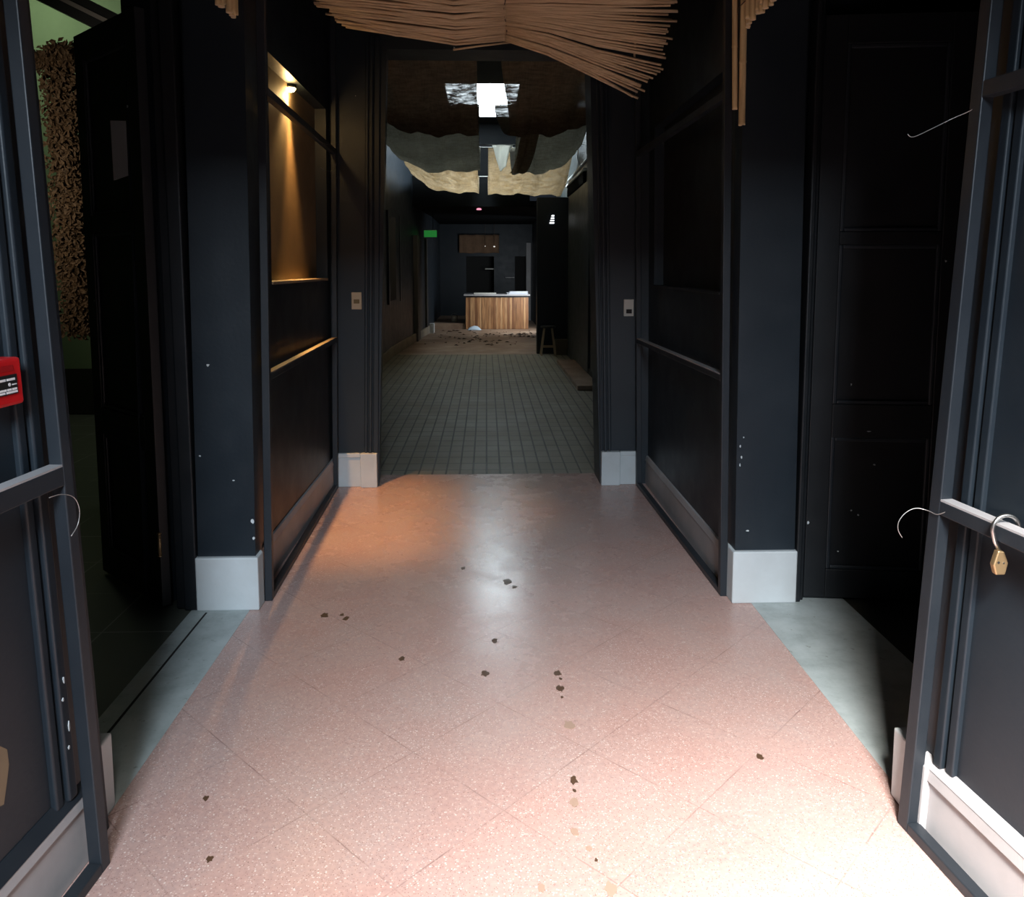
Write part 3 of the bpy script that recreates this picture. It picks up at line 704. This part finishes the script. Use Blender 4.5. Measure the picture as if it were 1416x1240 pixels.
# ------------------------------------------------------------------ right room (dark)
struct(MB().box(4.6, 4.8, .6, 6.6, 0, 3.3).build('wall_room_right_side', 'dado', origin=(0, 0, 0)))
struct(MB().box(1.66, 4.8, 6.4, 6.6, 0, 3.3).build('wall_room_right_back', 'dado', origin=(0, 0, 0)))
struct(MB().box(1.95, 4.8, .6, .8, 0, 3.3).build('wall_room_right_near', 'dado', origin=(0, 0, 0)))
struct(MB().box(1.45, 4.8, .6, 6.6, 3.3, 3.4).build('ceiling_room_right', 'dado', origin=(0, 0, 0)))
struct(MB().box(1.68, 1.76, 3.56, 6.5, 0, 3.3).build('wall_room_right_corridor', 'dado', origin=(0, 0, 0)))

# ------------------------------------------------------------------ the hall
HC = 4.36
w = MB().prism([(-1.60, 5.65), (-1.60, 13.4), (-1.30, 19.3), (-1.30, 22.7), (-1.9, 22.7), (-1.9, 5.65)][::-1], 0, HC)
wlh = struct(w.build('wall_left_hall', 'hall', origin=(0, 0, 0)), 'left wall of the hall, glossy dark paint')
struct(MB().box(1.42, 1.9, 5.65, 16.2, 0, HC).build('wall_right_hall', 'hallr', origin=(0, 0, 0)), 'right wall of the hall, glossy dark paint lightened for the skylight')
struct(MB().box(.885, 1.42, 13.75, 13.95, 0, 2.70).build('wall_right_block', 'black', origin=(0, 0, 0)), 'black wall block behind the stool')
struct(MB().box(-1.7, .885, 16.1, 16.3, 2.72, HC).build('wall_header', 'ceil', origin=(0, 0, 0)), 'dark header above the bar room')
mb = MB()
SKY = (-.64, .54, 12.75, 15.55)
mb.box(-1.9, 1.9, 5.65, SKY[2], HC, HC + .12); mb.box(-1.9, 1.9, SKY[3], 16.3, HC, HC + .12)
mb.box(-1.9, SKY[0], SKY[2], SKY[3], HC, HC + .12); mb.box(SKY[1], 1.9, SKY[2], SKY[3], HC, HC + .12)
struct(mb.build('ceiling_hall', 'ceil', origin=(0, 0, 0)), 'dark ceiling of the hall around the skylight')
sk = struct(MB().box(SKY[0], SKY[1], SKY[2], SKY[3], HC + .02, HC + .05).build('window_1', 'sky', origin=(0, 0, 0)), 'bright skylight over the hall')
struct(MB().box(-1.6, 3.2, 16.3, 22.8, 2.72, 2.85).build('ceiling_bar', 'ceil', origin=(0, 0, 0)), 'low dark ceiling of the bar room')
# hall baseboards
struct(MB().prism([(-1.61, 5.66), (-1.575, 5.66), (-1.575, 13.4), (-1.285, 18.4), (-1.32, 18.4), (-1.61, 13.4)], 0, .17).build('baseboard_left_hall', 'tan', bevel=.004), 'tan skirting along the left hall wall')
struct(MB().box(1.395, 1.43, 9.2, 13.74, 0, .12).build('baseboard_right_hall', 'dado', bevel=.004))
mb = MB().box(1.20, 1.42, 13.58, 13.76, 0, .26); struct(mb.build('trim_14', 'tan', bevel=.005), 'tan plinth at the foot of the black block')
struct(MB().box(1.12, 1.42, 9.6, 12.4, 0, .055).build('trim_15', 'barfloor', bevel=.004), 'low concrete ledge along the right hall wall')
# left hall window and door surrounds
mb = MB(); mb.prism([(-1.61, 13.0), (-1.585, 13.0), (-1.565, 14.4), (-1.62, 14.4)], .95, 2.35)
wn = struct(mb.build('window_2', 'darkhole'), 'dark window in the left hall wall')
mb = MB()
for a, b, xo in ((12.9, 13.02, -1.565), (14.36, 14.48, -1.54)): mb.box(-1.62, xo, a, b, .9, 2.42)
mb.build('window_frame', 'frame', wn)
def lwx(y): return -1.60 + (max(y, 13.4) - 13.4) * .3 / 5.9
mb = MB()
for a, b in ((16.1, 16.75), (17.85, 18.0)): mb.box(lwx(a) - .05, lwx(b) + .05, a, b, 0, 2.15)
struct(mb.build('trim_16', 'greyp', bevel=.008), 'pale pilaster and door surround in the left hall wall')
struct(MB().box(1.31, 1.45, 13.95, 17.3, 0, 2.72).build('wall_bar_door_side', 'hall', origin=(0, 0, 0)), 'wall between the hall and the far side door')
d3 = MB(); d3.box(lwx(17) - .03, lwx(17) + .025, 16.76, 17.84, 0, 2.1); struct(d3.build('door_3', 'door'), 'dark door in the left hall wall')
for y in (17.95, 18.9):
    pass
mb = MB(); mb.box(-1.30, -1.20, 18.2, 18.45, 0, .22); struct(mb.build('trim_17', 'white', bevel=.004), 'white plinth by the step in the bar room')

# exit sign on a bracket
ex = thing('exit_sign', 'green exit sign on the left side of the bar room', 'sign', (-1.2, 17.0, 2.12))
MB().box(-1.31, -1.04, 16.99, 17.02, 2.145, 2.285).build('sign_panel', 'exit', ex, bevel=.004)
MB().tube([(-1.12, 17.005, 2.285), (-1.12, 17.005, 2.72)], .006, 8).build('hanger', 'frame', ex)
MB().box(-1.31, -1.04, 16.985, 17.025, 2.285, 2.297).build('sign_rail', 'ivory', ex)

# right wall: shutter box, conduits, cable
sb = thing('shutter_box', 'black box over the doorway high on the right hall wall', 'shutter box', (1.40, 12.4, 2.69))
MB().box(1.375, 1.425, 11.3, 13.55, 2.69, 2.85).build('box_body', 'ceil', sb, bevel=.006)
MB().box(1.355, 1.425, 11.2, 13.6, 2.85, 2.885).build('box_lid', 'conduit', sb, bevel=.004)
cd = MB().tube([(1.405, 10.6, 3.00), (1.405, 13.7, 2.98)], .014, 8); cd = tag(cd.build('conduit', 'conduit'), 'white conduit running along the right hall wall', 'pipe')
tag(MB().tube([(1.39, 11.9, 3.0), (1.36, 11.9, 3.12), (1.38, 12.0, 3.30), (1.40, 12.1, 3.42)], .012, 8).build('cable', 'conduit'), 'white cable kinking up from the conduit on the right hall wall', 'cable')
struct(MB().box(1.39, 1.43, 10.75, 10.95, 0, 2.9).build('trim_18', 'hallr', bevel=.006), 'dark door surround on the right hall wall, lightened for the skylight')
struct(MB().box(1.39, 1.43, 10.95, 13.4, 0, 2.68).build('door_4', 'hallr'), 'black door under the shutter box, lightened for the skylight')
# louvred vent on the black block
vn = struct(MB().prism([(1.095, 13.735), (1.175, 13.735), (1.175, 13.752), (1.095, 13.752)], 2.255, 2.40, [(1.135, 13.735), (1.175, 13.735), (1.175, 13.752), (1.135, 13.752)]).build('window_3', 'vent'), 'small bright louvred vent on the black block')
mb = MB()
for z in (2.285, 2.325, 2.365): mb.box(1.08, 1.19, 13.72, 13.74, z - .009, z + .009)
mb.build('louvre', 'lblack', vn)

# stool
st = thing('bar_stool', 'small wooden stool by the black wall block on the right', 'stool', (1.065, 13.55, 0))
MB().lathe([(.11, .47), (.13, .478), (.13, .502), (.115, .508)], (1.065, 13.55, 0), 20).build('seat', 'frame', st)
for sx in (-1, 1):
    for sy in (-1, 1): MB().bar((1.065 + sx * .125, 13.55 + sy * .11, -.004), (1.065 + sx * .065, 13.55 + sy * .06, .475), .026, .026, up=(0, 1, 0)).build('leg', 'stoolwood', st, bevel=.003)
for sy in (-1, 1): MB().bar((.965, 13.55 + sy * .095, .15), (1.165, 13.55 + sy * .095, .15), .018, .022).build('stretcher', 'stoolwood', st)

# ------------------------------------------------------------------ burlap swags in the hall
def swag(label, xl, xr, y0, ym, y1, zw, zs, outer, m='burlap', edge=None, ph=0., sagx=.10):
    """cloth strip sagging along y between two wires; outer = side (-1/1) where it is tied higher"""
    mb = MB(); rows = []; ny, nx = 30, 26
    for i in range(ny + 1):
        t = i / ny
        y = y0 + (ym - y0) * t * 2 if t < .5 else ym + (y1 - ym) * (t - .5) * 2
        sag = 1 - (2 * t - 1) ** 2
        row = []
        for j in range(nx + 1):
            s_ = j / nx; x = xl + (xr - xl) * s_
            k = s_ if outer > 0 else 1 - s_
            lift = sagx * max(0, (k - .45) / .55) ** 2 * sag
            if edge: x += edge(s_, sag)
            z = zw - (zw - zs) * sag + lift + .018 * math.sin(s_ * 17 + ph + t * 2) * sag + .012 * math.sin(t * 23 + s_ * 6 + ph) * (.3 + sag) + .006 * math.sin(s_ * 41 + ph * 3)
            row.append((x, y + .02 * math.sin(s_ * 9 + ph), z))
        rows.append(row)
    mb.grid(rows)
    o = mb.build('burlap_swag', m, solid=.002)
    return tag(o, label, 'hanging cloth', 'burlap cloths hung across the hall ceiling')
swag('nearest left burlap cloth hanging across the hall ceiling', -.98, -.065, 5.85, 7.5, 9.0, 3.30, 2.755, -1, ph=0)
sr1 = swag('nearest right burlap cloth, its inner corner drooping in a curve', .10, 1.02, 5.85, 7.5, 9.0, 3.30, 2.76, 1, edge=lambda s_, g: .12 * (1 - s_) * g ** 2 , ph=1.2, sagx=.13)
swag('second left burlap cloth from the front, grey and thinly woven', -1.28, -.075, 9.1, 10.7, 12.1, 3.28, 2.78, -1, 'burlapg', ph=2.2, sagx=.30)
swag('second right burlap cloth from the front, with a dark fold at its inner edge', .36, 1.22, 9.1, 10.7, 12.1, 3.28, 2.77, 1, 'burlapg', ph=3.1, sagx=.26)
swag('farthest left burlap cloth, bright tan under the skylight', -1.32, -.125, 12.2, 14.2, 15.9, 3.30, 2.84, -1, ph=4.4, sagx=.34)
swag('farthest right burlap cloth, bright tan with a scalloped hem', .04, 1.335, 12.2, 14.2, 15.9, 3.30, 2.80, 1, ph=5.2, sagx=.0)
mb = MB(); rows = []
for i in range(14):
    t = i / 13; sg = 1 - (1 - t) ** 2; rows.append([(.44 + .20 * (j / 8) - .13 * t + .012 * math.sin(j * 1.1), 9.02 + 1.35 * t + .03 * math.sin(j * 1.4 + t), 3.24 - .53 * sg + .012 * math.sin(j * 1.7)) for j in range(9)])
mb.grid(rows); tag(mb.build('burlap_fold', 'burlap', solid=.002), 'narrow dark burlap strip hanging down in front of the second right cloth', 'hanging cloth')
# white cloth caught in the light
mb = MB(); rows = []
for i in range(14):
    t = i / 13; rows.append([(.09 + .31 * (j / 14), 11.50 + .03 * math.sin(j * .7 + t * 2), 3.235 - (.36 * t) * (1 - abs(j / 14 * 2 - .75) ** 1.9 * .62) * min(1, 3 * min(j, 14 - j) / 14) + .015 * math.sin(j * 1.9) * t) for j in range(15)])
mb.grid(rows); tag(mb.build('white_cloth', 'wcloth', solid=.002), 'white cloth swag glowing under the skylight', 'hanging cloth')
for k, (y, z, nm) in enumerate(((5.83, 3.305, 'nearest'), (9.05, 3.285, 'second'), (12.15, 3.31, 'third'), (11.50, 3.25, 'fourth'), (15.92, 3.305, 'farthest'))):
    o = MB().tube([(-1.62, y, z), (0, y, z - .012), (1.44, y, z)], .004, 6).build('support_wire', 'steel')
    tag(o, nm + ' steel wire across the hall carrying the hanging cloths', 'wire', 'wires across the hall')
tag(MB().lathe([(.05, 0), (.05, .02), (.03, .035)], (-.14, 16.55, 2.685), 16).build('ceiling_lamp', 'pinkled'), 'tiny pink glowing lamp on the low bar ceiling', 'lamp')

# ------------------------------------------------------------------ bar room
mb = MB()
mb.box(-1.6, -.56, 22.6, 22.8, 0, 2.75); mb.box(.23, .82, 22.6, 22.8, 0, 2.75); mb.box(1.14, 3.2, 22.6, 22.8, 0, 2.75)
mb.box(-.56, .23, 22.6, 22.8, 0, .80); mb.box(-.56, .23, 22.6, 22.8, 1.82, 2.75); mb.box(.82, 1.14, 22.6, 22.8, 0, .8); mb.box(.82, 1.14, 22.6, 22.8, 1.82, 2.75)
struct(mb.build('wall_bar_back', 'hall', origin=(0, 0, 0)), 'back wall of the bar room with two hatches')
struct(MB().box(-.7, 1.3, 23.1, 23.2, .6, 2.2).build('wall_hatch_back', 'darkhole', origin=(0, 0, 0)))
struct(MB().box(1.14, 1.27, 22.5, 22.6, .0, 2.2).build('trim_19', 'skirt', bevel=.004), 'pale post beside the right hatch')
struct(MB().box(3.1, 3.2, 16.2, 22.8, 0, 2.75).build('wall_bar_side', 'hall', origin=(0, 0, 0)))
struct(MB().box(1.42, 3.2, 16.2, 16.4, 0, 2.75).build('wall_bar_near', 'dado', origin=(0, 0, 0)))
struct(MB().box(1.31, 1.45, 19.55, 22.6, 0, 2.72).build('wall_bar_partition', 'hall', origin=(0, 0, 0)), 'partition right of the counter')
struct(MB().box(1.285, 1.315, 19.46, 19.56, 0, 2.0).build('trim_20', 'white'), 'white strip standing for daylight on the doorway edge right of the counter')  # white paint stands in for the daylight on the partition edge
struct(MB().box(-1.30, -.52, 19.45, 22.6, -.004, .14).build('floor_step', 'barfloor', origin=(0, 0, 0)), 'raised step left of the counter')
ct = thing('bar_counter', 'wooden plank counter at the far end of the hall', 'counter', (.28, 19.7, 0))
MB().box(-.50, 1.04, 19.40, 20.0, 0, .80).build('board_front', 'boards', ct)
mb = MB()
k = 0; x = -.5
while x < 1.03:
    d_ = R.uniform(.008, .02); mb.box(x + .002, min(x + .0545, 1.04), 19.40 - d_, 19.41, .002, .775 + R.uniform(-.003, .003)); x += .0565
mb.build('boarding', 'boards', ct)
MB().box(-.50, 1.04, 19.395, 20.0, .775, .815).build('shade_band', 'lblack', ct)  # black strip painted in as the shade under the counter top
MB().box(-.545, 1.075, 19.33, 20.05, .815, .85).build('counter_top', 'skirt', ct, bevel=.004)
tag(MB().prism([(-.30, 19.5), (.25, 19.5), (.24, 19.75), (-.29, 19.74)], .85, .885).build('wooden_board', 'ivory', bevel=.004), 'flat pale board lying on the left of the counter', 'board')
pp = thing('paper_stack', 'pile of white papers on the right end of the counter', 'papers', (.76, 19.6, .85))
for k in range(5):
    a = R.uniform(-.05, .05); MB().prism([(.52 + a + k * .012, 19.45), (1.02 + a * .4, 19.45 + a * .3), (1.03 + a * .4, 19.75), (.50 + a + k * .012, 19.74)], .85 + k * .014, .85 + (k + 1) * .014 - .002).build('sheet_bundle', 'paper', pp, bevel=.002)
mb = MB(); rows = []
for i in range(8):
    rows.append([(-.75 + 1.12 * j / 20, 22.50 + .018 * math.sin(j * 1.3), 2.42 - .51 * i / 7 + .008 * math.sin(j * .8)) for j in range(21)])
mb.grid(rows); vl = tag(mb.build('burlap_valance', 'valance', solid=.003), 'brown burlap valance over the dark hatch behind the counter', 'hanging cloth')
MB().tube([(-.78, 22.5, 2.425), (.40, 22.5, 2.425)], .008, 8).build('rod', 'frame', vl)
for x, z, lab in ((.235, 2.09, 'larger white spot lamp glowing in front of the burlap valance'), (-.02, 2.10, 'smaller white spot lamp glowing in front of the burlap valance')):
    q = .03 if x > .1 else .015
    ll = thing('spot_lamp', lab, 'lamp', (x, 22.44, z), 'spot lamps before the valance')
    MB().lathe([(q * .3, -q * .6), (q, 0), (q * .3, q * .6)], (x, 22.44, z), 10).build('bulb', 'led', ll)
    MB().tube([(x, 22.44, z + q * .5), (x, 22.44, 2.73)], .004, 6).build('cord', 'string', ll)
tag(MB().box(-.02, .22, 22.66, 22.74, 1.45, 1.48).build('shelf_lamp', 'ivory'), 'pale strip in the dark hatch behind the counter', 'lamp')
tag(MB().box(.55, .80, 22.45, 22.61, 1.21, 1.235).build('wall_shelf', 'skirt'), 'small pale shelf on the wall between the two hatches', 'shelf')
bk = thing('bucket', 'small white bucket on the step left of the counter', 'bucket', (-.80, 19.9, .14))
MB().lathe([(.07, 0), (.085, .16), (.09, .165), (.08, .155), (.065, .02)], (-.80, 19.9, .14), 16).build('pail', 'ivory', bk)
MB().tube(arc((-.80, 19.9, .30), 1, 0, .085, .05, 0, 180), .003, 6).build('handle', 'steel', bk)
mb = MB(); rows = []
for i in range(9):
    rows.append([(-.46 + .34 * i / 8, 19.06 + .24 * j / 7, .0 + .10 * math.sin(math.pi * i / 8) ** .7 * math.sin(math.pi * j / 7) ** .7 * R.uniform(.75, 1.1)) for j in range(8)])
mb.grid(rows); tag(mb.build('plastic_bag', 'blueish', solid=.002), 'crumpled pale blue bag on the floor in front of the counter', 'bag')
mb = MB()
for _ in range(150):
    c = Vector((R.gauss(-.25, .65), R.uniform(15.2, 19.0), .003)) if R.random() < .7 else Vector((R.gauss(.9, .25), R.uniform(17.0, 18.2), .003))
    if c.x > 1.25 or c.x < -1.2 or (c.x > .8 and c.y < 17): continue
    a = R.uniform(0, 6.28); s_ = R.uniform(.02, .065); u = Vector((math.cos(a), math.sin(a), 0)) * s_; v = Vector((-u.y, u.x, 0)) * .5
    q = [mb.bm.verts.new(p) for p in (c - u, c - v + Vector((0, 0, .02)), c + u, c + v + Vector((0, 0, .012)))]; mb.bm.faces.new(q)
tag(mb.build('leaf_litter', 'litter', solid=.002), 'dead leaf litter scattered on the floor before the counter', 'litter', kind='stuff')

# ------------------------------------------------------------------ light
def area(name, loc, target, sx, sy, power, color, spread=180.):
    l = bpy.data.lights.new(name, 'AREA'); l.shape = 'RECTANGLE'; l.size = sx; l.size_y = sy; l.energy = power; l.color = color; l.spread = math.radians(spread)
    o = bpy.data.objects.new(name, l); COL.objects.link(o); o.location = loc
    o.rotation_euler = (Vector(target) - Vector(loc)).to_track_quat('-Z', 'Y').to_euler(); return o
area('patio_daylight', (-.06, -3.6, 4.2), (.2, 3.0, .6), 1.15, 2.0, 570, (.74, .87, 1.))
area('patio_skylight', (.40, -.8, 3.4), (1.12, 1.15, 0), .7, .7, 105, (1., .96, .91), 62.)
area('bar_door_daylight', (1.29, 18.4, 1.3), (.1, 20.3, .3), 1.2, 1.6, 46, (.86, .94, 1.))
area('garland_fill', (-4.2, 3.0, 2.4), (-2.8, 5.5, 2.0), .3, .3, 4.5, (1., .85, .65), 60.)  # added fill without a fixture, brightens the garland from the front
area('green_room_fill', (-4.3, 7.2, 4.3), (-4.2, 8.2, 1.5), .8, .8, 11, (.9, 1., .75))  # added weak fill without a fixture, brightens the green back wall
def spot(name, loc, target, power, color, ang, blend, r=.02):
    l = bpy.data.lights.new(name, 'SPOT'); l.energy = power; l.color = color; l.spot_size = math.radians(ang); l.spot_blend = blend; l.shadow_soft_size = r
    o = bpy.data.objects.new(name, l); COL.objects.link(o); o.location = loc
    o.rotation_euler = (Vector(target) - Vector(loc)).to_track_quat('-Z', 'Y').to_euler(); return o
spot('niche_spot', LP + Vector((.0, -.01, -.02)), (-1.13, 4.2, 1.2), 72, (1., .64, .27), 75, .9)
spot('niche_floor_beam', LP + Vector((.012, 0, -.02)), (-.70, 4.75, 0), 230, (1., .50, .16), 50, .8, .03)

l = bpy.data.lights.new('niche_bulb', 'POINT'); l.energy = 2.6; l.color = (1., .64, .27); l.shadow_soft_size = .02
o = bpy.data.objects.new('niche_bulb', l); COL.objects.link(o); o.location = LP + Vector((.0, -.03, -.05))
W = bpy.data.worlds.new('World'); S.world = W; W.use_nodes = True
W.node_tree.nodes['Background'].inputs[0].default_value = (.6, .75, 1., 1); W.node_tree.nodes['Background'].inputs[1].default_value = .02

# ------------------------------------------------------------------ camera
cam = bpy.data.cameras.new('Camera'); co = bpy.data.objects.new('Camera', cam); COL.objects.link(co)
co.location = (0, 0, 1.5); co.rotation_euler = (math.radians(90 - 6), 0, -math.atan(36 / 1100))
cam.sensor_fit = 'HORIZONTAL'; cam.sensor_width = 36; cam.lens = 1094 / 1416 * 36; cam.shift_y = -135 / 1416; cam.clip_start = .05; cam.clip_end = 60
S.camera = co
S.view_settings.view_transform = 'Standard'; S.view_settings.look = 'None'; S.view_settings.exposure = 0.; S.view_settings.gamma = 1.; S.view_settings.use_curve_mapping = False
S.cycles.max_bounces = 10; S.cycles.diffuse_bounces = 5; S.cycles.transparent_max_bounces = 12
S.cycles.use_denoising = True; S.cycles.sample_clamp_indirect = 6.
